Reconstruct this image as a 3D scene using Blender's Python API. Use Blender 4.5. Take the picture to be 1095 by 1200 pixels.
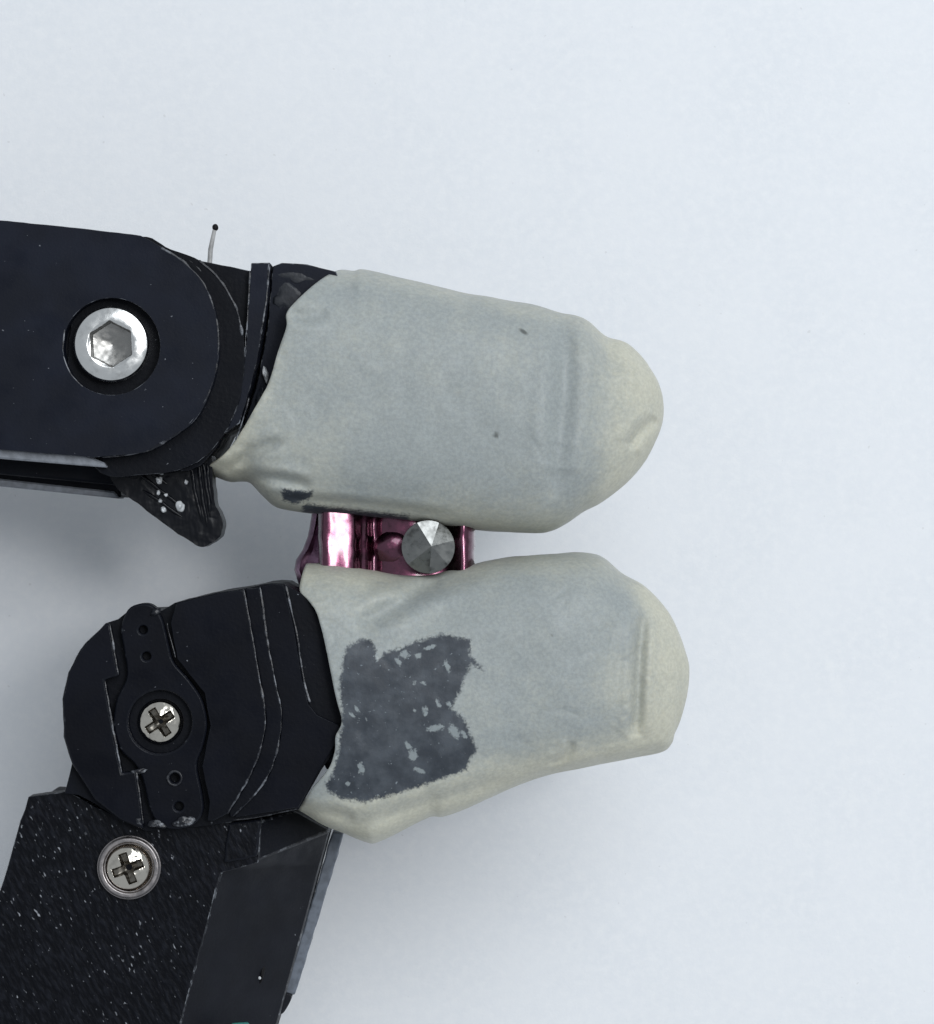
import bpy, bmesh, math
import numpy as np
from mathutils import Vector

# ------------------------------------------------------------------ setup
for o in list(bpy.data.objects):
    bpy.data.objects.remove(o)
SC = bpy.context.scene
COL = SC.collection

S = 0.00008            # one drawing unit = 0.08 mm, everything below is in these units
D = 3900.0             # camera height over the reference plane
ZR = 310.0             # reference plane (front faces of the fingers)
ZP = -210.0            # the sheet of paper

# camera: looks straight down at the sheet of paper
cam_d = bpy.data.cameras.new("camera")
cam = bpy.data.objects.new("camera", cam_d)
COL.objects.link(cam)
cam.location = (0, 0, (ZR + D) * S)
cam.rotation_euler = (0, 0, 0)
cam_d.sensor_fit = 'VERTICAL'
cam_d.angle = 2 * math.atan(600.0 / D)
cam_d.clip_start = 0.005
cam_d.clip_end = 20
SC.camera = cam

# room light: grey-blue ambient from the room
w = bpy.data.worlds.new("World")
SC.world = w
w.use_nodes = True
bg = w.node_tree.nodes["Background"]
bg.inputs[0].default_value = (0.86, 0.93, 1.0, 1)
bg.inputs[1].default_value = 0.455


def area(name, az, el, dist, sx, sy, power, col):
    ld = bpy.data.lights.new(name, 'AREA')
    ld.shape = 'RECTANGLE'
    ld.size, ld.size_y = sx, sy
    ld.energy = power
    ld.color = col
    o = bpy.data.objects.new(name, ld)
    COL.objects.link(o)
    a, e = math.radians(az), math.radians(el)
    p = Vector((math.cos(a) * math.cos(e), math.sin(a) * math.cos(e), math.sin(e))) * dist
    o.location = p
    o.rotation_euler = (-p).to_track_quat('-Z', 'Y').to_euler()
    return o


area("window_light", 50, 58, 1.1, 0.75, 0.75, 7.6, (0.93, 0.97, 1.0))
area("ceiling_light", 22, 70, 1.2, 0.18, 0.18, 2.2, (1.0, 0.99, 0.97))

SC.view_settings.view_transform = 'Standard'
SC.view_settings.look = 'None'
SC.view_settings.exposure = 0.0
SC.view_settings.gamma = 1.0
SC.render.engine = 'CYCLES'
SC.cycles.use_denoising = True
SC.cycles.max_bounces = 8
SC.cycles.sample_clamp_indirect = 6


# ------------------------------------------------------------------ numeric helpers
def W(X, Y, z):
    """drawing point (X right, Y down) at height z -> world, in drawing units"""
    k = (D - (z - ZR)) / D
    return ((X - 547.5) * k, (600.0 - Y) * k, z)


def crv(pts, n=8, closed=True):
    """Catmull-Rom through pts"""
    p = np.array(pts, float)
    m = len(p)
    out = []
    rng = range(m) if closed else range(m - 1)
    for i in rng:
        if closed:
            a, b, c, d = p[(i - 1) % m], p[i], p[(i + 1) % m], p[(i + 2) % m]
        else:
            a, b, c, d = p[max(i - 1, 0)], p[i], p[i + 1], p[min(i + 2, m - 1)]
        for j in range(n):
            t = j / n
            out.append(0.5 * ((2 * b) + (c - a) * t + (2 * a - 5 * b + 4 * c - d) * t * t
                              + (3 * b - a - 3 * c + d) * t ** 3))
    if not closed:
        out.append(p[-1])
    return np.array(out)


def hash3(i, j, k, seed):
    h = (i * 374761393 + j * 668265263 + k * 2147483647 + seed * 974634777) & 0xffffffff
    h = ((h ^ (h >> 13)) * 1274126177) & 0xffffffff
    h = (h ^ (h >> 16)) & 0xffffffff
    return h / 4294967295.0 * 2 - 1


def noise(x, y, z=0.0, seed=1):
    x, y, z = np.broadcast_arrays(np.asarray(x, float), np.asarray(y, float), np.asarray(z, float))
    xi, yi, zi = [np.floor(a).astype(np.int64) for a in (x, y, z)]
    f = [a - b for a, b in ((x, xi), (y, yi), (z, zi))]
    u, v, ww = [a * a * (3 - 2 * a) for a in f]
    r = 0
    for dx in (0, 1):
        for dy in (0, 1):
            for dz in (0, 1):
                r = r + hash3(xi + dx, yi + dy, zi + dz, seed) * (u if dx else 1 - u) * (v if dy else 1 - v) * (ww if dz else 1 - ww)
    return r


def seg_dist(px, py, pts):
    """distance to a polyline and running parameter 0..1 along it"""
    best = np.full(px.shape, 1e9)
    par = np.zeros(px.shape)
    n = len(pts) - 1
    for i in range(n):
        (ax, ay), (bx, by) = pts[i], pts[i + 1]
        dx, dy = bx - ax, by - ay
        t = np.clip(((px - ax) * dx + (py - ay) * dy) / (dx * dx + dy * dy + 1e-9), 0, 1)
        d = np.hypot(px - ax - t * dx, py - ay - t * dy)
        m = d < best
        best = np.where(m, d, best)
        par = np.where(m, (i + t) / n, par)
    return best, par


def poly_sd(px, py, poly):
    """signed distance, negative inside"""
    pts = list(poly) + [poly[0]]
    d, _ = seg_dist(px, py, pts)
    ins = np.zeros(px.shape, bool)
    n = len(poly)
    for i in range(n):
        x1, y1 = poly[i]
        x2, y2 = poly[(i + 1) % n]
        c = ((y1 > py) != (y2 > py)) & (px < (x2 - x1) * (py - y1) / (y2 - y1 + 1e-12) + x1)
        ins ^= c
    return np.where(ins, -d, d)


def sstep(a, b, x):
    t = np.clip((x - a) / (b - a), 0, 1)
    return t * t * (3 - 2 * t)


# ------------------------------------------------------------------ object helpers
def link(name, me, parent, mats, base, smooth=True, sharp=35):
    for m in (mats if isinstance(mats, (list, tuple)) else [mats]):
        me.materials.append(m)
    o = bpy.data.objects.new(name, me)
    COL.objects.link(o)
    if parent is not None:
        o.parent = parent
    else:
        o.location = base
    if smooth:
        me.polygons.foreach_set("use_smooth", [True] * len(me.polygons))
        if sharp:
            me.set_sharp_from_angle(angle=math.radians(sharp))
    return o


BASE = {}


def root_of(o):
    while o.parent is not None:
        o = o.parent
    return o


def thing(name, label, cat, X, Y, z, group=None):
    o = bpy.data.objects.new(name, None)
    o.empty_display_size = 0.004
    COL.objects.link(o)
    p = Vector(W(X, Y, z)) * S
    o.location = p
    o['label'] = label
    o['category'] = cat
    if group:
        o['group'] = group
    BASE[o.name] = p
    return o


def mesh_obj(name, verts, faces, mats, parent, sharp=35, smooth=True):
    """verts in drawing units (world), faces index lists"""
    b = BASE[root_of(parent).name]
    v = np.asarray(verts, float) * S - np.array(b)
    me = bpy.data.meshes.new(name)
    me.from_pydata(v.tolist(), [], [list(f) for f in faces])
    me.update()
    return link(name, me, parent, mats, None, smooth, sharp)


def rough(outline, amp, freq, seed):
    p = np.array(outline, float)
    n = noise(p[:, 0] * freq, p[:, 1] * freq, 0, seed)
    m = noise(p[:, 0] * freq, p[:, 1] * freq, 7.3, seed + 5)
    p[:, 0] += n * amp
    p[:, 1] += m * amp
    return p


def resample(pts, step):
    p = np.array(pts, float)
    q = []
    for i in range(len(p)):
        a, b = p[i], p[(i + 1) % len(p)]
        k = max(1, int(np.hypot(*(b - a)) / step))
        for j in range(k):
            q.append(a + (b - a) * j / k)
    return np.array(q)


def prism(name, outline, zf, zb, mats, parent, bevel=3, holes=(), seg=2, edge_mat=True, jit=0.0, step=0):
    """flat-faced solid: drawn outline at height zf, straight walls down to zb, optional through holes"""
    b = BASE[root_of(parent).name]
    if step:
        outline = resample(outline, step)
    if jit:
        outline = rough(outline, jit, 0.13, 3)
    bm = bmesh.new()
    edges = []
    for loop in [outline] + list(holes):
        vs = [bm.verts.new(Vector(W(x, y, zf)) * S - b) for x, y in loop]
        for i in range(len(vs)):
            edges.append(bm.edges.new((vs[i], vs[(i + 1) % len(vs)])))
    r = bmesh.ops.triangle_fill(bm, use_beauty=True, use_dissolve=False, edges=edges, normal=(0, 0, 1))
    fs = [f for f in bm.faces]
    for f in fs:
        if f.normal.z < 0:
            f.normal_flip()
    ex = bmesh.ops.extrude_face_region(bm, geom=fs, use_keep_orig=True)
    nv = [g for g in ex['geom'] if isinstance(g, bmesh.types.BMVert)]
    for v in nv:
        v.co.z += (zb - zf) * S
    bmesh.ops.recalc_face_normals(bm, faces=bm.faces)
    me = bpy.data.meshes.new(name)
    bm.to_mesh(me)
    bm.free()
    o = link(name, me, parent, mats, None, True, 30)
    if bevel:
        md = o.modifiers.new("bevel", 'BEVEL')
        md.width = bevel * S
        md.segments = seg
        md.limit_method = 'ANGLE'
        md.angle_limit = math.radians(50)
        md.use_clamp_overlap = True
        if edge_mat and len(o.data.materials) > 1:
            md.material = 1
    return o


def circ(cx, cy, r, n=48, ry=None):
    ry = ry or r
    return [(cx + r * math.cos(2 * math.pi * i / n), cy + ry * math.sin(2 * math.pi * i / n)) for i in range(n)]


def polar(name, cx, cy, zt, R, hfun, mats, parent, nr=64, nt=144, depth=30, sharp=28, inner=None):
    """round head seen from above: height hfun(x, y, r) over zt, with a skirt going down"""
    cx0, cy0, _ = W(cx, cy, zt)
    rr = R * (np.linspace(0, 1, nr) ** 0.9)
    th = np.linspace(0, 2 * np.pi, nt, endpoint=False)
    verts = [(cx0, cy0, zt + float(hfun(np.array(0.0), np.array(0.0), np.array(0.0))))]
    for r in rr[1:]:
        x, y = r * np.cos(th), r * np.sin(th)
        h = hfun(x, y, np.full_like(x, r))
        verts += list(zip(cx0 + x, cy0 + y, zt + h))
    verts += list(zip(cx0 + R * np.cos(th), cy0 + R * np.sin(th), np.full(nt, zt - depth)))
    faces = [(0, 1 + i, 1 + (i + 1) % nt) for i in range(nt)]
    for k in range(nr - 1):
        a, b = 1 + k * nt, 1 + (k + 1) * nt
        for i in range(nt):
            j = (i + 1) % nt
            faces.append((a + i, b + i, b + j, a + j))
    faces.append(tuple(reversed([1 + (nr - 1) * nt + i for i in range(nt)])))
    ob = mesh_obj(name, verts, faces, mats, parent, sharp)
    if inner is not None:                         # driver recess faces take a darker metal, recess shade painted in
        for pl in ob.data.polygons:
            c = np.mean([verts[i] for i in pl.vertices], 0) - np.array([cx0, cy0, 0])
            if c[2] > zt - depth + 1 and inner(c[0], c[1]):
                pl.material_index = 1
    return ob


def tube(name, path, radii, mats, parent, n=10):
    """round bar along world points (drawing units)"""
    P = [Vector(p) for p in path]
    verts, faces = [], []
    for i, p in enumerate(P):
        t = (P[min(i + 1, len(P) - 1)] - P[max(i - 1, 0)]).normalized()
        u = t.orthogonal().normalized()
        if i:
            u = (pu - t * pu.dot(t)).normalized()
        pu = u
        v = t.cross(u)
        for k in range(n):
            a = 2 * math.pi * k / n
            verts.append(tuple(p + (u * math.cos(a) + v * math.sin(a)) * radii[i]))
    for i in range(len(P) - 1):
        for k in range(n):
            a, b = i * n + k, i * n + (k + 1) % n
            faces.append((a, b, b + n, a + n))
    faces.append(tuple(reversed(range(n))))
    faces.append(tuple(range((len(P) - 1) * n, len(P) * n)))
    return mesh_obj(name, verts, faces, mats, parent, 50)


def lump(name, cx, cy, cz, rx, ry, rz, ang, mats, parent, seed=1, rug=0.25):
    nu, nv = 20, 12
    verts, faces = [], []
    x0, y0, _ = W(cx, cy, cz)
    ca, sa = math.cos(math.radians(ang)), math.sin(math.radians(ang))
    for j in range(nv + 1):
        ph = math.pi * j / nv
        for i in range(nu):
            t = 2 * math.pi * i / nu
            d = np.array([math.sin(ph) * math.cos(t), math.sin(ph) * math.sin(t), math.cos(ph)])
            k = 1 + rug * float(noise(d[0] * 1.7, d[1] * 1.7, d[2] * 1.7 + seed, seed))
            x, y, z = d[0] * rx * k, d[1] * ry * k, d[2] * rz * k
            verts.append((x0 + x * ca - y * sa, y0 + x * sa + y * ca, cz + z))
    for j in range(nv):
        for i in range(nu):
            a, b = j * nu + i, j * nu + (i + 1) % nu
            faces.append((a, a + nu, b + nu, b))
    return mesh_obj(name, verts, faces, mats, parent, 0)


# ------------------------------------------------------------------ materials
def fs(px):
    """texture scale for a feature of px drawing units"""
    return 1.0 / (px * S)


class NT:
    def __init__(self, name):
        self.m = bpy.data.materials.new(name)
        self.m.use_nodes = True
        self.t = self.m.node_tree
        self.p = self.t.nodes["Principled BSDF"]
        self.co = self.t.nodes.new("ShaderNodeTexCoord")

    def n(self, typ, **kw):
        x = self.t.nodes.new(typ)
        for k, v in kw.items():
            setattr(x, k, v)
        return x

    def l(self, a, b):
        self.t.links.new(a, b)

    def noise(self, px, detail=3, rough_=0.5, stretch=None, rot=0, dist=0):
        v = self.co.outputs['Object']
        if stretch or rot:
            mp = self.n("ShaderNodeMapping")
            mp.inputs['Rotation'].default_value = (0, 0, rot)
            # rotate first, then stretch
            self.l(v, mp.inputs[0])
            v = mp.outputs[0]
            if stretch:
                mp2 = self.n("ShaderNodeMapping")
                mp2.inputs['Scale'].default_value = stretch
                self.l(v, mp2.inputs[0])
                v = mp2.outputs[0]
        x = self.n("ShaderNodeTexNoise")
        x.inputs['Scale'].default_value = fs(px)
        x.inputs['Detail'].default_value = detail
        x.inputs['Roughness'].default_value = rough_
        x.inputs['Distortion'].default_value = dist
        self.l(v, x.inputs['Vector'])
        return x.outputs['Fac']

    def ramp(self, src, a, b, va=0.0, vb=1.0):
        x = self.n("ShaderNodeMapRange")
        x.interpolation_type = 'SMOOTHSTEP'
        for i, v in ((1, a), (2, b), (3, va), (4, vb)):
            x.inputs[i].default_value = v
        self.l(src, x.inputs[0])
        return x.outputs[0]

    def mix(self, fac, a, b):
        x = self.n("ShaderNodeMix", data_type='RGBA')
        for sock, v in ((x.inputs[0], fac), (x.inputs[6], a), (x.inputs[7], b)):
            if isinstance(v, (tuple, list)):
                sock.default_value = (*v[:3], 1)
            elif isinstance(v, (int, float)):
                sock.default_value = v
            else:
                self.l(v, sock)
        return x.outputs[2]

    def math(self, op, a, b=0.0, c=0.0):
        x = self.n("ShaderNodeMath", operation=op)
        for i, v in enumerate((a, b, c)):
            if isinstance(v, (int, float)):
                x.inputs[i].default_value = v
            else:
                self.l(v, x.inputs[i])
        return x.outputs[0]

    def bump(self, h, strength, dist_px, prev=None):
        x = self.n("ShaderNodeBump")
        x.inputs['Strength'].default_value = strength
        x.inputs['Distance'].default_value = dist_px * S
        self.l(h, x.inputs['Height'])
        if prev is not None:
            self.l(prev, x.inputs['Normal'])
        self.l(x.outputs[0], self.p.inputs['Normal'])
        return x.outputs[0]

    def set(self, **kw):
        for k, v in kw.items():
            k = k.replace('_', ' ')
            s = self.p.inputs[k]
            if isinstance(v, (int, float)):
                s.default_value = v
            elif isinstance(v, tuple):
                s.default_value = (*v, 1) if len(v) == 3 and s.type == 'RGBA' else v
            else:
                self.l(v, s)


def m_black(name, base=(0.0040, 0.0056, 0.0115), ro=0.42, bump=0.12, fine=3.0, spec=0.15):
    t = NT(name)
    a = t.noise(60, 4)
    c = t.mix(t.ramp(a, 0.35, 0.7), base, tuple(v * 1.45 for v in base))
    sp = t.ramp(t.noise(5.5, 2), 0.735, 0.76)
    sp = t.math('MULTIPLY', sp, t.ramp(t.noise(130, 2), 0.45, 0.65))
    c = t.mix(sp, c, (0.16, 0.17, 0.19))
    t.set(Base_Color=c, Roughness=t.ramp(t.noise(35, 4), 0.3, 0.7, ro - 0.08, ro + 0.12), Specular_IOR_Level=spec)
    b = t.bump(t.noise(fine, 3), bump, 1.0)
    t.bump(t.noise(45, 3), 0.25, 1.5, b)
    return t.m


def m_edge(name, amt=0.5, light=(0.15, 0.16, 0.18), sp=0.35):
    t = NT(name)
    f = t.ramp(t.noise(14, 5, 0.65), 0.62 - 0.2 * amt, 0.80 - 0.2 * amt)
    f = t.math('MULTIPLY', f, t.ramp(t.noise(90, 2), 0.36, 0.56, 0.12, 1.0))
    c = t.mix(f, (0.006, 0.007, 0.011), light)
    t.set(Base_Color=c, Roughness=0.34, Specular_IOR_Level=sp)
    t.bump(t.noise(6, 3), 0.5, 1.5)
    return t.m


def m_printed(name):
    """coarse 3D printed face: slanting layer lines, their glints painted as pale flecks"""
    t = NT(name)
    rot = math.radians(62)
    lines = t.noise(4.2, 2, 0.5, stretch=(0.34, 1.0, 1.0), rot=rot)
    glint = t.noise(3.3, 1, 0.5, stretch=(0.45, 1.0, 1.0), rot=rot)
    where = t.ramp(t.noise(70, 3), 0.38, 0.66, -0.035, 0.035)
    f = t.ramp(t.math('ADD', glint, where), 0.69, 0.79)
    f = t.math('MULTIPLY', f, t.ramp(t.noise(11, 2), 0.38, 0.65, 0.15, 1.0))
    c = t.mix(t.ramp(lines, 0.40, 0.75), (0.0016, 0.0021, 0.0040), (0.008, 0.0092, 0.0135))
    c = t.mix(f, c, (0.30, 0.315, 0.345))  # glints off the layer lines painted as pale grey
    t.set(Base_Color=c, Roughness=0.40, Specular_IOR_Level=0.11)
    b = t.bump(lines, 0.30, 2.0)
    t.bump(t.noise(4, 2), 0.25, 1.0, b)
    return t.m


def m_glossblack(name):
    """melted, shiny printed plastic"""
    t = NT(name)
    h = t.noise(22, 2, 0.5, dist=0.3)
    ribs = t.noise(6, 1, 0.5, stretch=(1.0, 0.10, 1.0), rot=math.radians(-8))
    t.set(Base_Color=(0.0022, 0.0028, 0.0050), Roughness=0.30, Specular_IOR_Level=0.2)
    b = t.bump(h, 0.6, 5.0)
    t.bump(ribs, 0.14, 2.0, b)
    return t.m


def m_metal(name, base, ro, dirt=(0.05, 0.045, 0.04), dirt_amt=0.4, coat=0.0):
    t = NT(name)
    f = t.ramp(t.noise(11, 4, 0.6), 0.5, 0.75, 0.0, dirt_amt)
    t.set(Base_Color=t.mix(f, base, dirt), Metallic=1.0, Roughness=t.ramp(t.noise(9, 3), 0.3, 0.7, ro * 0.7, ro * 1.4))
    t.p.inputs['Coat Weight'].default_value = coat
    t.p.inputs['Coat Roughness'].default_value = 0.12
    t.bump(t.noise(7, 3), 0.18, 1.0)
    return t.m


def m_latex(name, specks):
    t = NT(name)
    def attr(n):
        a = t.n("ShaderNodeAttribute", attribute_name=n)
        return a.outputs['Fac']
    tone = attr("tone")
    # thin film stretched over dark plastic = blue-grey, loose or doubled film = cream
    n1 = t.math('MULTIPLY_ADD', t.noise(55, 4, 0.55), 0.7, -0.35)
    n2 = t.math('MULTIPLY_ADD', t.noise(7, 3, 0.6), 0.5, -0.25)
    v = t.math('ADD', t.math('ADD', tone, n1), n2)
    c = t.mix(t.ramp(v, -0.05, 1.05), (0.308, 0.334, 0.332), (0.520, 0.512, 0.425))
    mott = t.ramp(t.noise(4.5, 3, 0.7), 0.3, 0.72, 0.90, 1.08)
    mm = t.n("ShaderNodeMix", data_type='RGBA', blend_type='MULTIPLY')
    mm.inputs[0].default_value = 1
    t.l(c, mm.inputs[6])
    t.l(mott, mm.inputs[7])
    c = mm.outputs[2]
    # film clinging wetly to the plastic, plus painted shade under the upper sleeve
    sd = t.math('ADD', attr("cling_shade"), t.math('MULTIPLY_ADD', t.noise(9, 6, 0.75), 12.5, -6.25))
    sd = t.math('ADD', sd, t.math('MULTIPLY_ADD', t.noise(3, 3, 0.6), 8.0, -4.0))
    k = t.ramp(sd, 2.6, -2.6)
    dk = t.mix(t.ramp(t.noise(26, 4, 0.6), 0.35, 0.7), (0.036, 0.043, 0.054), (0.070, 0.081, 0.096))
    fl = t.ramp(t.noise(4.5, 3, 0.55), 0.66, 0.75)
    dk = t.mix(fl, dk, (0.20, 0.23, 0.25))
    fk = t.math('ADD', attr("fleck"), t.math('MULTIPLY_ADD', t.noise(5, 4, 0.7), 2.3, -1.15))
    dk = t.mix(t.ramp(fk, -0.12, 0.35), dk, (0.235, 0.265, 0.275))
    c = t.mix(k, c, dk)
    c = t.mix(attr("spot"), c, (0.07, 0.075, 0.07))
    t.set(Base_Color=c, Roughness=t.ramp(t.noise(30, 3), 0.3, 0.7, 0.42, 0.58), Specular_IOR_Level=0.32)
    t.p.inputs['Subsurface Weight'].default_value = 0.16
    t.p.inputs['Subsurface Radius'].default_value = (1.0, 0.8, 0.55)
    t.p.inputs['Subsurface Scale'].default_value = 6 * S
    b = t.bump(t.noise(4, 3, 0.65), 0.30, 1.0)
    t.bump(t.noise(24, 3, 0.5), 0.30, 2.2, b)
    return t.m


def m_paper():
    t = NT("white_paper")
    c = t.mix(t.ramp(t.noise(160, 4, 0.6), 0.3, 0.7), (0.755, 0.777, 0.812), (0.785, 0.803, 0.834))
    c = t.mix(t.ramp(t.noise(14, 5, 0.7), 0.35, 0.75), c, (0.81, 0.824, 0.848))
    c = t.mix(t.ramp(t.noise(9, 1), 0.775, 0.80, 0, 0.35), c, (0.55, 0.55, 0.56))
    # one faint rubbed streak on the right of the sheet
    sx = t.n("ShaderNodeSeparateXYZ")
    t.l(t.co.outputs['Object'], sx.inputs[0])
    x = t.math('MULTIPLY', sx.outputs[0], 1 / S)
    y = t.math('MULTIPLY', sx.outputs[1], 1 / S)
    k = (D + ZR - ZP) / D
    line = t.math('MULTIPLY_ADD', y, -0.14, (985 - 547.5) * k - 0.14 * 265 * k)
    wob = t.math('MULTIPLY_ADD', t.noise(70, 2), 26, -13)
    dx = t.math('ABSOLUTE', t.math('ADD', t.math('SUBTRACT', x, line), wob))
    m1 = t.ramp(dx, 0, 13, 1, 0)
    m2 = t.math('MULTIPLY', t.ramp(y, -385 * k, -330 * k), t.ramp(y, -190 * k, -150 * k, 1, 0))
    m = t.math('MULTIPLY', t.math('MULTIPLY', m1, m2), t.ramp(t.noise(30, 3), 0.35, 0.65, 0.0, 0.7))
    c = t.mix(m, c, (0.83, 0.84, 0.855))
    t.set(Base_Color=c, Roughness=0.75, Specular_IOR_Level=0.25)
    b = t.bump(t.noise(6, 4, 0.65), 0.28, 1.0)
    t.bump(t.noise(220, 2), 0.15, 6.0, b)
    return t.m


BLACK = m_black("black_plastic")
BLACKR = m_black("black_plastic_rough", (0.0016, 0.0023, 0.0048), 0.46, 0.3, 5, 0.12)
BLACKS = m_black("black_side_plastic", (0.0048, 0.0056, 0.0088), 0.55, 0.25, 4, 0.2)
BLACKD = m_black("black_knuckle_plastic", (0.0015, 0.0021, 0.0048), 0.42, 0.2, 4, 0.11)
EDGE = m_edge("worn_highlit_edge", 0.72, (0.20, 0.215, 0.24))  # edge highlight painted in along with the wear
EDGE1 = m_edge("dark_edge", 0.25, (0.06, 0.065, 0.075), 0.15)
EDGE2 = m_edge("pale_edge", 0.75, (0.26, 0.275, 0.30))
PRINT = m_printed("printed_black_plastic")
GLOSS = m_glossblack("shiny_black_plastic")
STEEL = m_metal("bright_steel", (0.80, 0.80, 0.79), 0.22, dirt_amt=0.25)
SOCKET = m_metal("shaded_socket_steel", (0.30, 0.295, 0.285), 0.34, dirt_amt=0.3)  # darker than the head, socket shade put into the colour
SLOT = m_metal("shaded_slot_metal", (0.20, 0.185, 0.16), 0.25, dirt_amt=0.7)
NICKEL = m_metal("nickel_screw", (0.66, 0.62, 0.55), 0.14, dirt_amt=0.3)
RING = m_metal("dull_ring", (0.30, 0.28, 0.28), 0.38)
PINK = m_metal("pink_anodised", (0.125, 0.036, 0.070), 0.25, (0.04, 0.008, 0.02), 0.7, 0.9)
PINKD = m_metal("mauve_anodised", (0.22, 0.12, 0.19), 0.34, (0.07, 0.025, 0.06), 0.6, 0.4)
PIN = m_metal("grey_pin_steel", (0.23, 0.235, 0.23), 0.33, (0.06, 0.06, 0.06), 0.7)


def m_flat(name, col, ro=0.5, spec=0.4):
    t = NT(name)
    c = t.mix(t.ramp(t.noise(9, 4), 0.35, 0.7), col, tuple(v * 0.7 for v in col))
    t.set(Base_Color=c, Roughness=ro, Specular_IOR_Level=spec)
    t.bump(t.noise(5, 3), 0.3, 1)
    return t.m


BEAD = m_edge("rubbed_highlight_ridge", 0.85, (0.16, 0.172, 0.195))
GREYSTRIP = m_flat("grey_board_edge", (0.14, 0.16, 0.195), 0.5)
LIP = m_flat("lit_grey_lip", (0.20, 0.215, 0.245), 0.45)  # light on the downward edges painted in as pale grey
GLINT = m_flat("white_glint", (0.60, 0.62, 0.64), 0.2, 0.6)  # white colour standing in for glints on black plastic
SHEEN = m_flat("grey_sheen", (0.018, 0.021, 0.028), 0.4, 0.3)
DARKHOLE = m_flat("dark_hole", (0.003, 0.003, 0.004), 0.6, 0.2)
TEAL = m_flat("teal_wire", (0.05, 0.22, 0.20), 0.4)
ROSE = m_flat("rose_wire", (0.30, 0.12, 0.11), 0.4)
BRISTLE = m_flat("pale_bristle", (0.42, 0.42, 0.42), 0.3)

# ------------------------------------------------------------------ the sheet of paper
me = bpy.data.meshes.new("paper_sheet")
hs = 0.5
me.from_pydata([(-hs, -hs, 0), (hs, -hs, 0), (hs, hs, 0), (-hs, hs, 0)], [], [(0, 1, 2, 3)])
paper = link("paper_sheet", me, None, m_paper(), (0, 0, ZP * S), False)
paper['kind'] = 'structure'
paper['label'] = 'plain white paper sheet under the gripper'

# ------------------------------------------------------------------ upper finger
F = thing("robot_finger", "upper black plastic finger link with one silver hex socket screw", "robot finger", 128, 405, 40)

plate = [(-420, 212), (-300, 225), (0, 258), (100, 268), (165, 276)] + \
    [tuple(p) for p in crv([(165, 276), (192, 291), (222, 313), (243, 340), (255, 380), (254, 433), (234, 485), (205, 511), (172, 529), (134, 534)], 6, False)[1:]] + \
    [(110, 536), (0, 527), (-300, 497), (-420, 485)]
prism("link_plate", plate, 330, 268, [BLACK, EDGE], F, 3.6, [circ(131, 406, 57, 56)], 2, jit=0.5, step=9)
# floor of the screw recess
prism("recess_floor", circ(131, 406, 64, 48), 300, 270, [BLACKR], F, 0)
# lower flange of the plate, a rail below it, and the far plate
prism("plate_lip", [(-420, 484), (0, 523), (100, 533), (122, 542), (126, 548), (0, 537.5), (-420, 497)], 322, 262, [LIP], F, 2.0, seg=1)  # lit chamfer under the plate, brightness in the colour
prism("link_core", [(-420, 230), (160, 290), (190, 470), (150, 570), (0, 556), (-420, 512)], 245, 90, [BLACKR], F, 4)
far = prism("far_plate", [(-420, 480), (0, 530), (136, 545), (143, 583), (0, 568), (-420, 522)], 205, 60, [BLACKR], F, 3)
prism("far_lip", [(-420, 511), (0, 561), (134, 576), (141, 584.5), (0, 570), (-420, 524)], 210, 150, [LIP], far, 2, seg=1)  # pale strip painting the lit lower edge of the far plate

hub = [tuple(p) for p in crv([(165, 277), (200, 292), (234, 305), (262, 333), (281, 375), (287, 420), (280, 470), (258, 515), (225, 545), (170, 556), (110, 545), (80, 420), (110, 300)], 6)]
prism("knuckle_disc", hub, 306, 240, [BLACKR, EDGE], F, 3, jit=0.6)
knuckle = [(150, 300), (205, 297), (228, 304), (292, 317), (306, 318), (300, 420), (276, 480), (254, 524), (236, 545), (220, 552), (150, 540)]
prism("knuckle_body", knuckle, 290, 95, [BLACKR, EDGE], F, 4, jit=0.8, step=10)
collar = [(294, 308), (317, 308)] + [tuple(p) for p in crv([(316, 310), (313, 350), (306, 395), (300, 430), (289, 470), (281, 496)], 5, False)] + \
    [tuple(p) for p in crv([(263, 508), (271, 492), (280, 468), (287, 420), (290, 372), (294, 316)], 5, False)]
prism("collar", collar, 304, 100, [BLACK, EDGE], F, 4, jit=0.7)
# spur under the knuckle
spur = [tuple(p) for p in crv([(125, 540), (160, 528), (215, 520), (246, 530), (249, 560), (252, 588), (261, 612), (258, 629), (241, 640), (226, 636), (190, 612), (156, 586), (138, 572)], 6)]


sp_ = prism("spur", spur, 262, 205, [GLOSS], F, 9, seg=3, jit=1.0)
for i, (xa, ya, xb, yb) in enumerate([(222, 532, 236, 612), (231, 530, 243, 618), (238, 536, 247, 606), (243, 542, 248, 590), (160, 552, 215, 596), (168, 574, 214, 606), (166, 545, 196, 568), (228, 520, 214, 548)]):
    q_ = [W(xa + (xb - xa) * k / 6 + 1.2 * float(noise(k * 1.3, i * 3.1, 0, 4)), ya + (yb - ya) * k / 6, 262) for k in range(7)]
    tube("rib", q_, [0.6] + [2.4] * 5 + [0.6], [GLOSS], sp_, 8)
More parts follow.
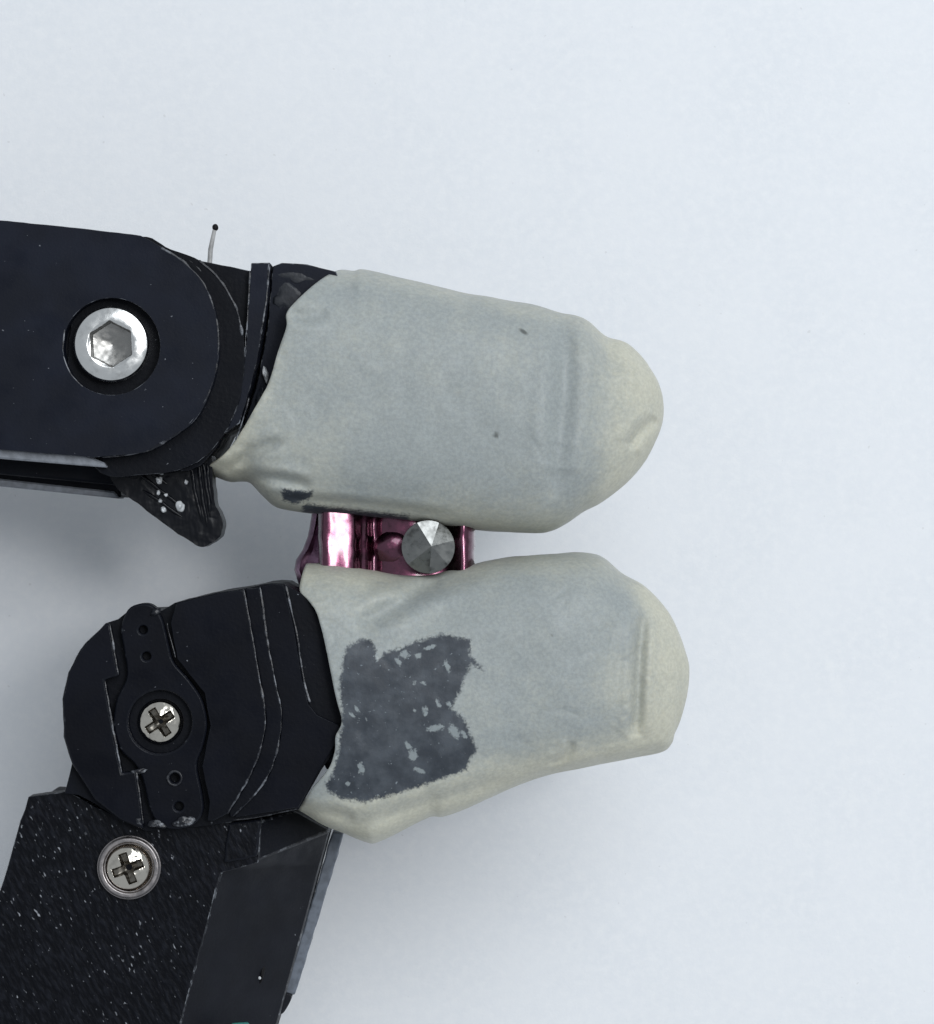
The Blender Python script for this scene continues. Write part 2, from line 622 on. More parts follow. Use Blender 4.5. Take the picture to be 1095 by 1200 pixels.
# distal core that carries the latex sleeve
core = [(320, 312), (330, 308), (360, 310), (394, 318), (402, 334), (440, 350), (640, 400), (640, 580), (480, 585), (380, 580), (330, 560), (285, 528), (286, 500), (304, 440), (314, 380)]
prism("distal_core", core, 264, 110, [BLACK, EDGE], F, 6, jit=0.6, step=12)
lump("sheen_mark", 336, 350, 263.8, 15, 20, 0.7, 20, [SHEEN], F, 3, 0.5)  # sheen on the plastic put in as a faint grey patch
lump("sheen_mark", 347, 325, 263.8, 18, 7, 0.6, -8, [SHEEN], F, 6, 0.5)
lump("sheen_mark", 311, 438, 270, 3.5, 9, 5, 10, [GLINT], F, 5, 0.5)  # white lump painted as a glint
lump("sheen_mark", 306, 466, 270, 4, 13, 4, -12, [SHEEN], F, 8, 0.6)
for i, (x, y, a, b, r) in enumerate([(191, 551, 5, 7, -25), (187, 563, 5, 6, 10), (186, 577, 3, 4, 0), (208, 545, 4, 3, 0), (211, 593, 6, 8, 15), (192, 597, 4, 5, 40), (195, 580, 3, 3, 0), (218, 565, 3, 4, 0), (188, 587, 3, 3, 0)]):
    lump("glint_bead", x, y, 262, a * 0.8, b * 0.8, 7, r, [GLINT], F, 20 + i, 0.3)  # white lumps painted as glints on the spur

# hex socket screw
def hexd(x, y, rot):
    a = np.arctan2(y, x) - rot
    r = np.hypot(x, y)
    a = np.mod(a + math.pi / 6, math.pi / 3) - math.pi / 6
    return r * np.cos(a)


def hex_head(x, y, r):
    ap = 23.0
    d = hexd(x, y, math.radians(3))
    rim = -2.0 * sstep(42, 44, r) - 1.5 * sstep(28, 24, r) - 0.014 * np.clip(r - 27, 0, 20) ** 2 + 0.12 * noise(x / 6, y / 6, 0.4, 3)
    ins = sstep(ap + 0.5, ap - 0.8, d)
    floor_ = -22 + 5 * (r / 23.0) + 0.12 * noise(x / 5, y / 5, 0.1, 8)
    return rim * (1 - ins) + floor_ * ins


scr = polar("socket_screw", 130, 403, 330, 44, hex_head, [STEEL, SOCKET], F, 90, 180, 40, inner=lambda x, y: hexd(np.array(x), np.array(y), math.radians(3)) < 24.2)

# stray bristle on the knuckle
tube("bristle", [W(246, 308, 250), W(247, 292, 250), W(250, 277, 251), W(252, 268, 252)], [3.0, 3.0, 2.6, 2.4], [BRISTLE], F)
lump("bristle_tip", 252.5, 266.5, 252, 3.6, 4.2, 3.6, 0, [DARKHOLE], F, 2, 0.1)

# ------------------------------------------------------------------ lower finger
T = thing("robot_thumb", "lower black plastic finger with servo horn and two cross-head screws", "robot finger", 150, 1017, 40)

# distal knuckle, built in layers as the print shows it
bodyc = [(77, 930), (84, 895), (75, 863), (73, 819), (80, 788), (94, 761), (124, 730), (139, 726), (148, 718), (190, 716), (205, 706), (253, 695), (286, 690), (320, 683), (332, 684),
         (345, 691), (357, 697), (368, 705), (382, 738), (391, 785), (408, 836), (400, 849), (398, 869), (376, 904), (351, 948), (286, 960), (240, 968), (172, 974), (140, 960), (108, 940), (92, 932)]
prism("knuckle_body", bodyc, 286, 90, [BLACKR, EDGE1], T, 4, jit=1.0, step=9)
prism("distal_core", [(360, 715), (420, 712), (640, 700), (650, 850), (470, 900), (380, 905)], 272, 120, [BLACK, EDGE], T, 10)
rim = [(84, 895), (75, 863), (73, 819), (80, 788), (94, 761), (124, 731), (129, 731), (139, 792), (123, 797), (134, 862), (143, 906), (160, 903), (168, 964), (168, 972), (140, 960), (112, 938)]
prism("rim_guard", rim, 304, 280, [BLACKD, EDGE1], T, 2.6, jit=0.5, step=8)
l1 = [(286, 691), (300, 771), (310, 829), (310, 856), (300, 893), (283, 927), (266, 954)]
l2 = [(305, 688), (313, 748), (324, 805), (330, 836), (327, 869), (317, 903), (300, 930), (272, 957)]
l3 = [(335, 686), (347, 738), (356, 795), (364, 825)]
c1 = [tuple(p) for p in crv(l1, 5, False)]
c2 = [tuple(p) for p in crv(l2, 5, False)]
panel = [(207, 707), (253, 696)] + c1 + [(250, 962), (243, 962), (246, 940), (237, 898), (247, 850), (240, 812), (222, 790), (208, 772), (200, 730)]
prism("inner_panel", panel, 305, 280, [BLACKD, EDGE1], T, 2.6, jit=0.5, step=8)
strip = [(288, 690), (304, 689)] + c2[1:] + [(270, 957)] + [(x + 0.6, y) for x, y in c1[::-1]][1:-1]
prism("step_strip", strip, 299, 280, [BLACKD, EDGE1], T, 2.4)
outer = [(307, 688), (320, 684), (332, 685)] + [(x - 2, y) for x, y in l3] + [(372, 838), (398, 850), (396, 868), (374, 903), (350, 946), (276, 958)] + [(x + 0.6, y) for x, y in c2[::-1]][1:-1]
prism("outer_panel", outer, 294, 280, [BLACKD, EDGE1], T, 2.2, jit=0.4)



def bead(name, pts, z, rad, parent, seed):
    """thin pale ridge added along an edge, painting its highlight and wear"""
    p = crv(pts, 10, False)
    n_ = noise(p[:, 0] / 9, p[:, 1] / 9, 0.2, seed)
    n2 = noise(p[:, 0] / 45, p[:, 1] / 45, 0.6, seed + 1)
    rr_ = np.clip(0.85 * rad * (0.75 + 0.5 * n_ + 0.6 * n2), 0.25, None)
    rr_[0] = rr_[-1] = 0.2
    tube(name, [W(x + 0.5 * a, y, z) for (x, y), a in zip(p, n_)], rr_, [BEAD], parent, 6)  # pale colour carries the edge highlight as well as rubbing


bead("edge_highlight_ridge", l1, 304.5, 1.7, T, 3)
bead("edge_highlight_ridge", l2, 298.5, 1.7, T, 6)
bead("edge_highlight_ridge", l3, 293.5, 1.9, T, 9)
bead("edge_highlight_ridge", [(129, 732), (134, 762), (139, 791)], 303.5, 1.7, T, 12)
bead("edge_highlight_ridge", [(123, 798), (134, 862), (143, 906)], 303.5, 1.5, T, 15)
bead("edge_highlight_ridge", [(160, 904), (164, 934), (168, 965)], 303.5, 1.7, T, 18)
bead("edge_highlight_ridge", [(196, 730), (201, 752), (206, 771)], 304, 1.1, T, 21)
bead("edge_highlight_ridge", [(272, 961), (300, 958), (348, 948)], 286, 1.2, T, 24)
bead("edge_highlight_ridge", [(188, 290), (214, 306), (238, 331), (252, 366), (256, 400), (253, 433), (243, 464), (226, 492), (205, 510), (175, 528)], 329, 2.0, F, 27)
bead("edge_highlight_ridge", [(120, 536), (145, 534), (175, 528)], 329, 1.2, F, 30)
bead("edge_highlight_ridge", [(232, 305), (252, 322), (268, 344), (279, 368), (284, 394)], 305, 2.2, F, 33)
bead("edge_highlight_ridge", [(205, 296), (226, 308), (246, 330)], 305, 1.8, F, 36)
bead("edge_highlight_ridge", [(293, 318), (291, 360), (287, 410), (282, 450), (272, 492)], 303.5, 1.6, F, 39)
bead("edge_highlight_ridge", [(316, 312), (312, 352), (305, 396)], 303.5, 1.0, F, 42)
bead("edge_highlight_ridge", [(292, 466), (284, 495), (276, 516)], 303, 2.2, F, 45)
bead("edge_highlight_ridge", [(230, 522), (222, 536), (213, 552)], 264, 2.2, F, 48)
bead("edge_highlight_ridge", [(76, 385), (74, 412), (82, 436), (98, 454)], 329.5, 1.3, F, 51)
bead("edge_highlight_ridge", [(258, 1024), (238, 1099), (212, 1198)], 271, 0.8, T, 54)

# servo horn in its pocket
horn = [tuple(p) for p in crv([(146, 722), (154, 711), (170, 707), (182, 712), (191, 727), (198, 755), (204, 776), (222, 797), (237, 820), (243, 848), (238, 875), (231, 897), (237, 930), (238, 952), (226, 967), (206, 972), (186, 966), (175, 945), (168, 915), (158, 895), (141, 878), (133, 850), (137, 820), (149, 793), (146, 765), (142, 740)], 5)]
horn_p = prism("servo_horn", horn, 301, 270, [BLACKD, EDGE1], T, 2.6, [circ(188, 846, 37, 40), circ(168, 738, 5.2, 14), circ(172, 769, 5.2, 14), circ(205, 912, 5.5, 14), circ(210, 945, 5.5, 14)], 2)
# rim of one horn hole is pale
rg = []
for i in range(25):
    a = 2 * math.pi * i / 24
    rg.append(W(205 + 8.2 * math.cos(a), 912 + 8.2 * math.sin(a), 301.5))
tube("hole_rim", rg, [1.7] * 25, [EDGE2], horn_p, 8)
for x, y, a, b, r in ((163, 904, 9, 3, 12), (214, 963, 13, 6, 8), (184, 966, 11, 4, -10), (182, 717, 6, 4, 30), (163, 963, 4, 5, 0)):
    lump("pale_mark", x, y, 302, a, b, 3, r, [EDGE2], T, int(x), 0.5)  # pale raised marks around the horn


def cross_in(R, rot):
    ca, sa = math.cos(rot), math.sin(rot)

    def f(x, y):
        u, v = abs(x * ca + y * sa), abs(-x * sa + y * ca)
        a = min(max(u - R * 0.66, v - R * 0.17), max(v - R * 0.66, u - R * 0.17), u + v - R * 0.40)
        return a < 0.3
    return f


def cross_head(R, rot, dome):
    ca, sa = math.cos(rot), math.sin(rot)

    def f(x, y, r):
        u, v = x * ca + y * sa, -x * sa + y * ca
        top = dome * (1 - (r / R) ** 2) - 5 * sstep(R * 0.86, R, r)
        wdt = R * 0.17
        L = R * 0.66
        ar = np.minimum(np.maximum(np.abs(u) - L, np.abs(v) - wdt), np.maximum(np.abs(v) - L, np.abs(u) - wdt))
        ar = np.minimum(ar, (np.abs(u) + np.abs(v)) - R * 0.40)
        ins = sstep(0.8, -1.4, ar)
        return top * (1 - ins) + (dome * 0.6 - R * 0.52 * (1 - np.clip(r / (L * 1.25), 0, 1)) - R * 0.08) * ins + 0.5 * noise(x / 4, y / 4, 0.7, 6)
    return f


polar("horn_screw", 188, 846, 294, 27, cross_head(27, math.radians(33), 11), [NICKEL, SLOT], T, 80, 150, 20, inner=cross_in(27, math.radians(33)))
prism("screw_pocket", circ(188, 846, 44, 40), 284.5, 276, [DARKHOLE], T, 0)

# proximal block
bl = [(33, 934), (80, 927), (112, 946), (170, 968), (290, 962), (306, 964), (303, 1011), (259, 1023), (238, 1099), (211, 1200), (128, 1500), (-134, 1500), (-45, 1200), (0, 1046)]
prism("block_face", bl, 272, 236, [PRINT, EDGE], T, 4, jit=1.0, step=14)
# sloping flank of the block
fr = [(306, 962), (303, 1009), (259, 1021), (238, 1097), (211, 1198), (128, 1498)]
ou = [(345, 950), (387, 973), (376, 1014), (354, 1096), (326, 1198), (240, 1498)]
zf_, zo_, zb_ = 262, 150, 30
verts = [W(x, y, zf_) for x, y in fr] + [W(x, y, zo_) for x, y in ou]
n = len(fr)
verts += [(v[0], v[1], zb_) for v in verts[n:2 * n]]
lx = [(33, 936), (110, 950), (0, 1048), (-45, 1202), (-134, 1498)]
faces = [(i, i + n, i + n + 1, i + 1) for i in range(n - 1)] + [(i + n, i + 2 * n, i + 2 * n + 1, i + n + 1) for i in range(n - 1)]
q = len(verts)
p1, p2, p3, p4 = W(40, 940, zf_), W(-130, 1498, zf_), W(40, 940, zb_), W(-130, 1498, zb_)
verts += [p1, p2, (p1[0], p1[1], zb_), (p2[0], p2[1], zb_)]
faces += [(0, q, q + 2, 2 * n, n), (n - 1, 2 * n - 1, 3 * n - 1, q + 3, q + 1), (q, q + 1, q + 3, q + 2), tuple([q] + list(range(n)) + [q + 1])[::-1], tuple([q + 2] + list(range(2 * n, 3 * n)) + [q + 3])]
fl = mesh_obj("block_body", verts, faces, [BLACKS, EDGE], T, 30)
bm = bmesh.new()
bm.from_mesh(fl.data)
bmesh.ops.recalc_face_normals(bm, faces=bm.faces)
bm.to_mesh(fl.data)
bm.free()
md = fl.modifiers.new("bevel", 'BEVEL')
md.width = 3 * S
md.segments = 2
md.material = 1
md.angle_limit = math.radians(40)
# notch ledge and slot on the flank
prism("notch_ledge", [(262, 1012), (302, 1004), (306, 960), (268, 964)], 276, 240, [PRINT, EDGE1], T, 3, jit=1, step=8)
lump("slot", 307, 1141, 181, 3.5, 13, 6, 12 - 24, [DARKHOLE], T, 4, 0.2)
lump("slot_glint", 304.5, 1146, 186, 2, 2, 2, 0, [GLINT], T, 4, 0.2)  # pale lump painted as a glint beside the slot
# pale board edge along the far side of the flank
prism("board_edge", [(390, 974), (403, 977), (374, 1073), (345, 1166), (333, 1163), (362, 1068)], 128, 60, [GREYSTRIP], T, 2, jit=0.8, step=6)
prism("board_clip", [tuple(p) for p in crv([(333, 1165), (342, 1168), (337, 1180), (331, 1188), (325, 1187), (328, 1176)], 4)], 140, 70, [BLACKS, EDGE], T, 2)
prism("board_clip", [tuple(p) for p in crv([(322, 1190), (327, 1189), (326, 1200), (318, 1208), (312, 1206)], 4)], 140, 70, [BLACKS, EDGE], T, 2)
tube("wire", [W(262, 1216, 226), W(275, 1203, 228), W(288, 1202, 222), W(300, 1218, 205)], [5] * 4, [TEAL], T)
tube("wire", [W(240, 1220, 236), W(250, 1205, 240), W(259, 1204, 238), W(268, 1220, 228)], [4.2] * 4, [ROSE], T)

# lower screw: ring and head
def ring_h(x, y, r):
    return np.where(r < 28, -8.0, 0) - 3.0 * sstep(34, 37.5, r) - 3.0 * sstep(31, 28.5, r)


rg = polar("screw_ring", 151, 1017, 282, 37.5, ring_h, [RING], T, 60, 120, 16)
polar("block_screw", 150.5, 1017, 280, 28, cross_head(28, math.radians(20), 11), [NICKEL, SLOT], rg, 80, 150, 14, inner=cross_in(28, math.radians(20)))


# ------------------------------------------------------------------ latex sleeves
def sleeve(name, upper, lower, edge, zc, H, label, creases, tonefun, cling_shade, flecks, spots, nl=250, nr=380, nexp=2.9, tipH=0.62, back_shift=6, seed=1, bulges=()):
    up = crv(upper, 10, False)
    lo = crv(lower, 10, False)
    X1 = max(up[:, 0].max(), lo[:, 0].max())

    def mono(c):
        keep = [0]
        for i in range(1, len(c)):
            if c[i, 0] > c[keep[-1], 0] + 1e-3:
                keep.append(i)
        return c[keep]
    up, lo = mono(up), mono(lo)
    fU = lambda x: np.interp(x, up[:, 0], up[:, 1])
    fL = lambda x: np.interp(x, lo[:, 0], lo[:, 1])
    e = crv(edge, 6, False)
    yc, hw = (fU(e[:, 0]) + fL(e[:, 0])) / 2, np.maximum((fL(e[:, 0]) - fU(e[:, 0])) / 2, 1)
    te = np.clip((yc - e[:, 1]) / hw, -1, 1)
    o = np.argsort(te)
    te, xe = te[o], e[o, 0]
    th = np.linspace(0, 2 * np.pi, nr, endpoint=False)
    ct, st = np.cos(th), np.sin(th)
    x0 = np.interp(np.sign(ct) * np.abs(ct) ** (2 / nexp), te, xe)
    x0 = np.where(st < 0, x0 + back_shift * np.abs(st), x0)
    u = np.linspace(0, 1, nl)
    u = 1 - (1 - u) ** 1.9                       # denser towards the tip
    X = x0[None, :] + (X1 - 0.05 - x0[None, :]) * u[:, None]
    # towards the tip the section turns round
    tip = sstep(X1 - 150, X1, X)
    ne = nexp * (1 - tip) + 2.1 * tip
    cy = np.sign(ct)[None, :] * np.abs(ct)[None, :] ** (2 / ne)
    cz = np.sign(st)[None, :] * np.abs(st)[None, :] ** (2 / ne)
    U, L = fU(X), fL(X)
    mid, half = (U + L) / 2, (L - U) / 2
    Y = mid - half * cy
    e1 = np.clip((X1 - X) / 190.0, 0, 1)
    hh = H * np.sqrt(np.maximum(1 - (1 - e1) ** 2.3, 0.0004))
    # film lies tighter to the core at the open end
    Z = zc + hh * cz
    front = np.clip(st, 0, 1)[None, :] ** 0.6 * (e1 > 0.02)
    dz = 1.6 * noise(X / 60, Y / 60, 0.2, seed) + 0.7 * noise(X / 17, Y / 17, 0.9, seed + 1)
    for pts, wd, amp in creases:
        d, par = seg_dist(X, Y, crv(pts, 4, False).tolist())
        fade = sstep(0, 0.18, par) * sstep(1, 0.82, par)
        dz = dz + 1.3 * amp * (np.exp(-(d / wd) ** 2) - 0.35 * np.exp(-((d - 2.0 * wd) / wd) ** 2)) * fade
    rs = np.random.RandomState(seed)
    for _ in range(46):                           # small random wrinkles, most near the hem and the tip
        q = rs.rand()
        cx_ = (xe.min() + rs.rand() * 110) if q < 0.45 else (X1 - 25 - rs.rand() * 130 if q < 0.8 else xe.min() + rs.rand() * (X1 - xe.min()))
        cy_ = float(fU(cx_) + (0.06 + 0.88 * rs.rand()) * (fL(cx_) - fU(cx_)))
        an_ = rs.rand() * 3.14
        ln_ = 8 + 22 * rs.rand()
        p_ = [(cx_ - ln_ * math.cos(an_), cy_ - ln_ * math.sin(an_)), (cx_ + rs.randn() * 3, cy_ + rs.randn() * 3), (cx_ + ln_ * math.cos(an_ + 0.3), cy_ + ln_ * math.sin(an_ + 0.3))]
        d, par = seg_dist(X, Y, crv(p_, 3, False).tolist())
        wd = 2.4 + 3.0 * rs.rand()
        dz = dz + (0.5 + 1.0 * rs.rand()) * rs.choice([-1, 1]) * np.exp(-(d / wd) ** 2) * sstep(0, 0.3, par) * sstep(1, 0.7, par)
    for bx, by, br, amp in bulges:
        dz = dz + amp * np.exp(-((X - bx) ** 2 + (Y - by) ** 2) / br ** 2)
    Z = Z + dz * front
    # edge ripples of the side walls
    side = (np.abs(ct) ** 3)[None, :]
    Y = Y + side * 1.1 * noise(X / 26, np.sign(ct)[None, :] * 3.0, Z / 60, seed + 3) * (e1 > 0.1)
    k = (D - (Z - ZR)) / D
    kc = (D - (zc - ZR)) / D
    k = kc + 0 * k                                # drawn outline is the silhouette at mid height
    V = np.stack([(X - 547.5) * k, (600 - Y) * k, Z], -1).reshape(-1, 3) * S
    c0 = V.mean(0)
    i = np.arange(nl - 1)[:, None] * nr
    j = np.arange(nr)[None, :]
    j2 = (np.arange(nr) + 1)[None, :] % nr
    Q = np.stack([i + j, i + nr + j, i + nr + j2, i + j2], -1).reshape(-1, 4)
    me = bpy.data.meshes.new(name)
    me.from_pydata((V - c0).tolist(), [], Q.tolist() + [tuple((nl - 1) * nr + a for a in range(nr))])
    me.update()
    bm = bmesh.new()
    bm.from_mesh(me)
    bmesh.ops.recalc_face_normals(bm, faces=bm.faces)
    bm.to_mesh(me)
    bm.free()
    Xf, Yf = X.ravel(), Y.ravel()
    fr_ = np.repeat((st > 0)[None, :], nl, 0).ravel()
    rimd = np.minimum(Yf - fU(Xf), fL(Xf) - Yf)
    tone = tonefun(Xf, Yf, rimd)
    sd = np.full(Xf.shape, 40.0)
    for poly in cling_shade:
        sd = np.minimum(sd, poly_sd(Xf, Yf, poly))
    fk = np.full(Xf.shape, -1.0)
    for fx, fy, rx, ry, an in flecks:
        a = math.radians(an)
        dx, dy = Xf - fx, Yf - fy
        uu, vv = dx * math.cos(a) + dy * math.sin(a), -dx * math.sin(a) + dy * math.cos(a)
        fk = np.maximum(fk, 1 - np.hypot(uu / rx, vv / ry))
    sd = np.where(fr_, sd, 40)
    sp = np.zeros(Xf.shape)
    for sx, sy, rx, ry, an in spots:
        a = math.radians(an)
        dx, dy = Xf - sx, Yf - sy
        uu, vv = dx * math.cos(a) + dy * math.sin(a), -dx * math.sin(a) + dy * math.cos(a)
        sp = np.maximum(sp, sstep(1.3, 0.6, np.hypot(uu / rx, vv / ry)) * 0.8)
    sp = np.where(fr_, sp, 0)
    for nm, arr in (("tone", tone), ("cling_shade", sd), ("fleck", fk), ("spot", sp)):
        at = me.attributes.new(nm, 'FLOAT', 'POINT')
        at.data.foreach_set("value", arr.astype(np.float32))
    ob = link(name, me, None, m_latex(name + "_film", spots), Vector(c0), True, 0)
    md = ob.modifiers.new("film", 'SOLIDIFY')
    md.thickness = 4.0 * S
    md.offset = -1
    ob['label'] = label
    ob['category'] = 'latex sleeve'
    return ob


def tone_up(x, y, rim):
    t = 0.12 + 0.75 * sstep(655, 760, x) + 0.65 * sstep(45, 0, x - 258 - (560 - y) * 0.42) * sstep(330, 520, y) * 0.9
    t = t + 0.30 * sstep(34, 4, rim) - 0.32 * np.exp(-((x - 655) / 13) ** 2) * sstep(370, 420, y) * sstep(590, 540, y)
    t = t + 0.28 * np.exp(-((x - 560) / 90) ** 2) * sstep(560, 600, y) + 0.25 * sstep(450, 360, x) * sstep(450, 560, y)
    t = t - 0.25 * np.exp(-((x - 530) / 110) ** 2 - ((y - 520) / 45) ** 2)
    return t


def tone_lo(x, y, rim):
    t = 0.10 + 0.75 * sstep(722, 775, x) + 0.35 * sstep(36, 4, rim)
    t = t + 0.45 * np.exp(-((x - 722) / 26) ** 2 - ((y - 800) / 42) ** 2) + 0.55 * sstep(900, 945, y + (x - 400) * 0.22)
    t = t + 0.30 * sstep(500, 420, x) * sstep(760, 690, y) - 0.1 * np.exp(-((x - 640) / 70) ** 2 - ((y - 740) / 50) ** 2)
    return t


up1 = [(228, 281), (330, 302), (408, 317.5), (427, 316.5), (470, 326), (520, 338), (552, 345), (623, 358), (655, 367), (675, 370), (690, 377), (710, 394), (734, 402), (754, 421), (769, 443), (775.5, 460), (777.5, 472), (778, 480)]
lo1 = [(230, 546), (246, 556), (268, 565), (282, 565), (295, 567), (311, 583), (328, 596), (362, 601), (420, 604), (480, 610), (555, 620), (623, 625), (646, 623), (664, 614), (684, 600), (705, 589), (734, 567), (757, 539), (769, 516), (775, 501), (777.5, 489), (778, 480)]
ed1 = [(238, 552), (254, 546), (270, 534), (288, 512), (305, 484), (322, 453), (333, 416), (342, 390), (343, 373), (353, 359), (379, 334), (396, 322), (408, 317.5)]
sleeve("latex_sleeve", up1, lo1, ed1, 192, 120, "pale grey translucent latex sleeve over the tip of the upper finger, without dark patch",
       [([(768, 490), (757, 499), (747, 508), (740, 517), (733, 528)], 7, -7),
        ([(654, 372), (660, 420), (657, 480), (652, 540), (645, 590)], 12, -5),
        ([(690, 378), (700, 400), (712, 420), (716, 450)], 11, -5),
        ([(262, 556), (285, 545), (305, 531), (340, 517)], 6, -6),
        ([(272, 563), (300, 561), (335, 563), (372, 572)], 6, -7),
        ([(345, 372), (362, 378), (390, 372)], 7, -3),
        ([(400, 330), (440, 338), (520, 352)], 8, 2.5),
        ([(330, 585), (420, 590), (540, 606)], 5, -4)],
       tone_up, [[(334, 574), (352, 575), (372, 577), (364, 587), (345, 590), (336, 586)], [(360, 590), (400, 596), (440, 600), (480, 604), (480, 612), (400, 606), (355, 602)]], [],  # second outline paints the underside shade along the lower edge
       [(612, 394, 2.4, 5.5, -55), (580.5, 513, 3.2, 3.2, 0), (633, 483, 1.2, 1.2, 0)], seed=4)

up2 = [(345, 664), (357, 661), (367, 660), (394, 660), (429, 667), (474, 673), (506, 673), (528, 668), (564, 659), (617, 651), (662, 648), (693, 649), (709, 655), (729, 672), (756, 688), (781, 713), (796, 742), (804, 765), (807.5, 778), (808, 787)]
lo2 = [(346, 944), (352, 948), (376, 963), (403, 974), (429, 985), (443, 986), (474, 970), (504, 955.5), (519, 955), (540, 948), (573, 934), (608, 919), (644, 907), (698, 896), (743, 887), (776, 881), (787, 871), (790, 861), (797, 845), (804.5, 818), (807.5, 798), (808, 787)]
ed2 = [(351, 947), (367, 921), (389, 894), (397, 872), (398, 855), (405, 838), (398, 809), (385, 746), (376, 715), (365, 699), (356, 690), (357, 675), (360, 662)]
patch = [(411, 753), (426, 746), (439, 745), (443, 757), (446, 768), (453, 761), (468, 757), (486, 749), (505, 744), (519, 738), (532, 742), (552, 746), (551, 762), (566, 780), (552, 773), (545, 790), (536, 810), (530, 823), (545, 837), (550, 852), (559, 870), (550, 883), (547, 894), (523, 903), (490, 914), (462, 923), (431, 930), (404, 928), (389, 918), (386, 909), (396, 896), (402, 867), (406, 830), (403, 802), (406, 771)]
fleck = [(427, 892, 4, 7, -15), (412, 910, 3, 3, 0), (486, 877, 6, 7, 0), (480, 865, 3, 7, -35), (494, 895, 9, 3, 20), (512, 846, 10, 4, -5), (533, 850, 5, 10, -30), (487, 824, 3.5, 3.5, 0), (500, 826, 3.5, 6, 0), (516, 819, 3.2, 3.2, 0), (527, 819, 4, 4, 0), (417, 832, 3.2, 3.2, 0), (434, 834, 3.5, 4, 0), (422, 824, 3, 3, 0), (487, 794, 4, 2.5, -30), (499, 795, 4, 2.5, 30), (525, 775, 3, 8, -20), (477, 762, 6, 5, 0), (492, 764, 4, 4, 0), (470, 771, 3, 6, -30), (447, 763, 4, 8, 20), (505, 754, 9, 2.5, -15), (513, 812, 2.5, 2.5, 0), (544, 853, 2.5, 7, -30)]
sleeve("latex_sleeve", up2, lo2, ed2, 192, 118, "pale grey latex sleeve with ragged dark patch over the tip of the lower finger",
       [([(752, 705), (747, 745), (744, 790), (743, 830), (741, 862)], 7, -8),
        ([(420, 728), (445, 718), (470, 705), (500, 686), (535, 672), (575, 664)], 10, -9),
        ([(640, 890), (656, 884), (664, 875), (668, 860)], 5, -5),
        ([(640, 905), (720, 888), (780, 874)], 6, -4),
        ([(395, 965), (450, 950), (520, 930), (600, 905)], 9, -5),
        ([(355, 946), (385, 946), (420, 950)], 7, -5),
        ([(440, 668), (480, 681), (520, 680)], 10, -6)],
       tone_lo, [patch], fleck, [(645, 740, 1.0, 1.0, 0)], seed=9, bulges=[(395, 690, 30, 5), (780, 870, 12, 4)])

# ------------------------------------------------------------------ pink fitting gripped between the sleeves
G = thing("clamped_fitting", "pink anodised metal fitting with grey faceted pin gripped between both latex sleeves", "metal fitting", 465, 640, 130)
prof = [(373, 150), (373, 205), (375, 222), (380, 233), (395, 231.2), (411, 228.3), (417, 224), (422, 214), (430, 209), (436, 203), (441, 202), (448, 208), (460, 212), (480, 213), (500, 210), (522, 208), (528, 214), (534, 226), (541, 233), (549, 230), (555, 218), (557, 200), (557, 150)]
pr = [tuple(p) for p in crv(prof, 5, False)]
ys = np.linspace(600, 690, 19)
verts, faces = [], []
m_ = len(pr)
for yy in ys:
    for (x, z) in pr:
        zz = z + 0.066 * (yy - 645) + 0.9 * float(noise(x / 17.0, yy / 14.0, 0.5, 21)) + 0.25 * float(noise(x / 4.0, yy / 5.0, 0.5, 22))
        verts.append(W(x + 0.8 * float(noise(x / 20.0, yy / 9.0, 0, 5)), yy, zz))
for a in range(len(ys) - 1):
    for b in range(m_ - 1):
        faces.append((a * m_ + b, (a + 1) * m_ + b, (a + 1) * m_ + b + 1, a * m_ + b + 1))
    faces.append((a * m_ + m_ - 1, (a + 1) * m_ + m_ - 1, (a + 1) * m_, a * m_))
faces.append(tuple(range(m_)))
faces.append(tuple(reversed(range((len(ys) - 1) * m_, len(ys) * m_))))
fb = mesh_obj("fitting_body", verts, faces, [PINK], G, 50)
lump("boss", 460, 642, 206, 23, 22, 11, 0, [PINK], G, 3, 0.12)
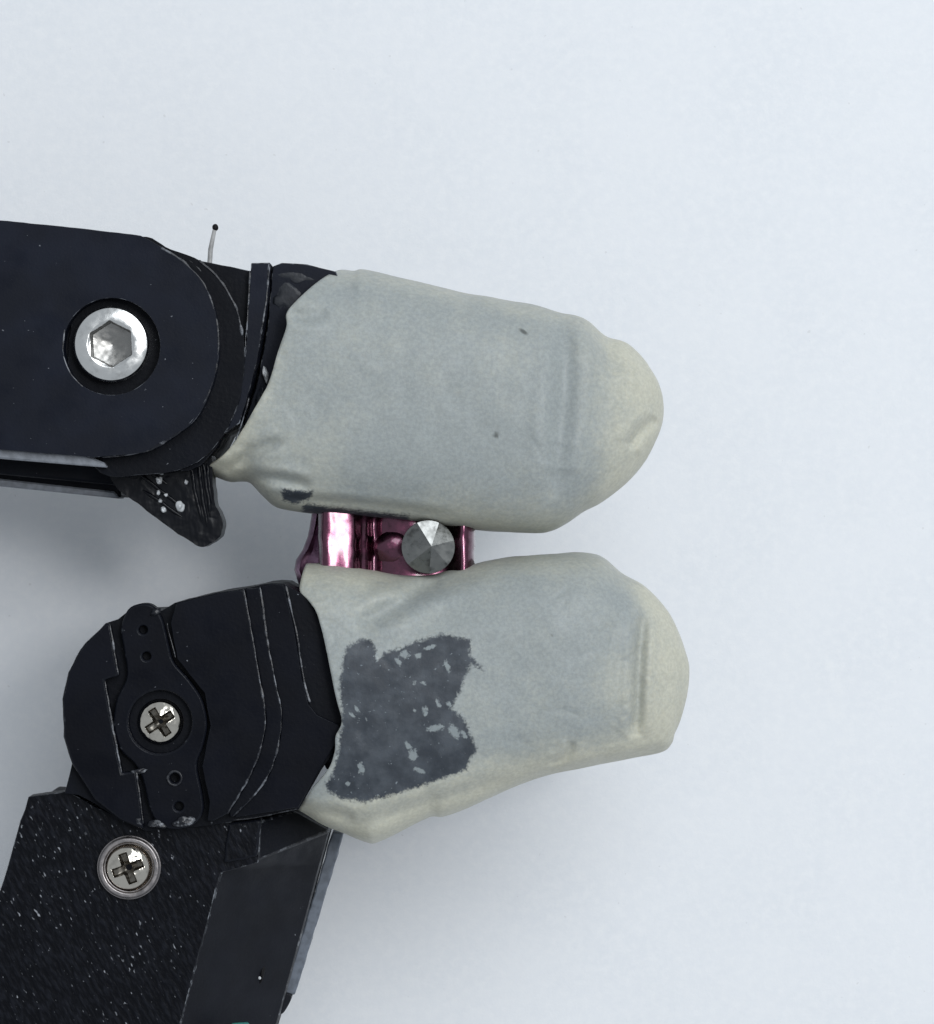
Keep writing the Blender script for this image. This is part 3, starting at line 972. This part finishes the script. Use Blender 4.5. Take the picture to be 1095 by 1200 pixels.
# flared tab at the left
ft = []
for s_, (xa, xb, yy) in enumerate([(366, 384, 598), (364, 382, 612), (361, 380, 628), (355, 379, 644), (347, 377, 656), (345, 374, 668), (350, 368, 684), (354, 366, 700)]):
    ft.append((xa, xb, yy))
verts, faces = [], []
for (xa, xb, yy) in ft:
    zt = 188 - 0.10 * (yy - 600)
    for x, z in ((xa, zt - 16), (xa + 2, zt - 4), (xa + 6, zt + 2), ((xa + xb) / 2, zt - 2), (xb - 2, zt + 6), (xb, zt), (xb, zt - 40), (xa, zt - 40)):
        verts.append(W(x, yy, z))
for a in range(len(ft) - 1):
    for b in range(8):
        c = (b + 1) % 8
        faces.append((a * 8 + b, (a + 1) * 8 + b, (a + 1) * 8 + c, a * 8 + c))
faces.append(tuple(range(8)))
faces.append(tuple(reversed(range((len(ft) - 1) * 8, len(ft) * 8))))
mesh_obj("flared_tab", verts, faces, [PINKD], G, 60)
# grey pin, its pointed end ground to seven uneven flats
cx0, cy0, _ = W(502, 641, 250)
NS = 42
pv, pf = [], []
for zz, rr in ((237, 30.5), (233, 32), (150, 32)):
    for i in range(NS):
        a = 2 * math.pi * i / NS
        pv.append((cx0 + rr * math.cos(a), cy0 + rr * math.sin(a), zz))
for k in range(2):
    for i in range(NS):
        j = (i + 1) % NS
        pf.append((k * NS + i, (k + 1) * NS + i, (k + 1) * NS + j, k * NS + j))
pf.append(tuple(range(NS)))
sh = mesh_obj("pin", pv, pf, [PIN], G, 40)
offs = [0.25, 1.15, 2.0, 2.95, 3.85, 4.75, 5.55]
slope = [0.56, 0.24, 0.46, 0.26, 0.60, 0.34, 0.52]
twist = [0.10, -0.35, 0.25, -0.2, 0.3, -0.25, 0.2]
tv, tf = [], []
ax, ay, az_ = cx0 + 4, cy0 + 1, 257.0
for i in range(7):
    a0, a1 = offs[i], offs[(i + 1) % 7] + (2 * math.pi if i == 6 else 0)
    d_ = (a0 + a1) / 2 + twist[i]
    idx = [len(tv)]
    tv.append((ax, ay, az_))
    low = []
    for kk in range(7):
        a = a0 + (a1 - a0) * kk / 6
        x, y = cx0 + 31.6 * math.cos(a), cy0 + 31.6 * math.sin(a)
        idx.append(len(tv))
        tv.append((x, y, az_ - slope[i] * ((x - ax) * math.cos(d_) + (y - ay) * math.sin(d_))))
    for kk in range(1, 7):
        tf.append((idx[0], idx[kk], idx[kk + 1]))
    base = len(tv)
    tv += [(tv[q_][0], tv[q_][1], 234.0) for q_ in idx]
    ring_ = idx
    for kk in range(len(idx)):
        n2_ = (kk + 1) % len(idx)
        tf.append((idx[kk], base + kk, base + n2_, idx[n2_]))
mesh_obj("pin_tip", tv, tf, [PIN], sh, 0, smooth=False)
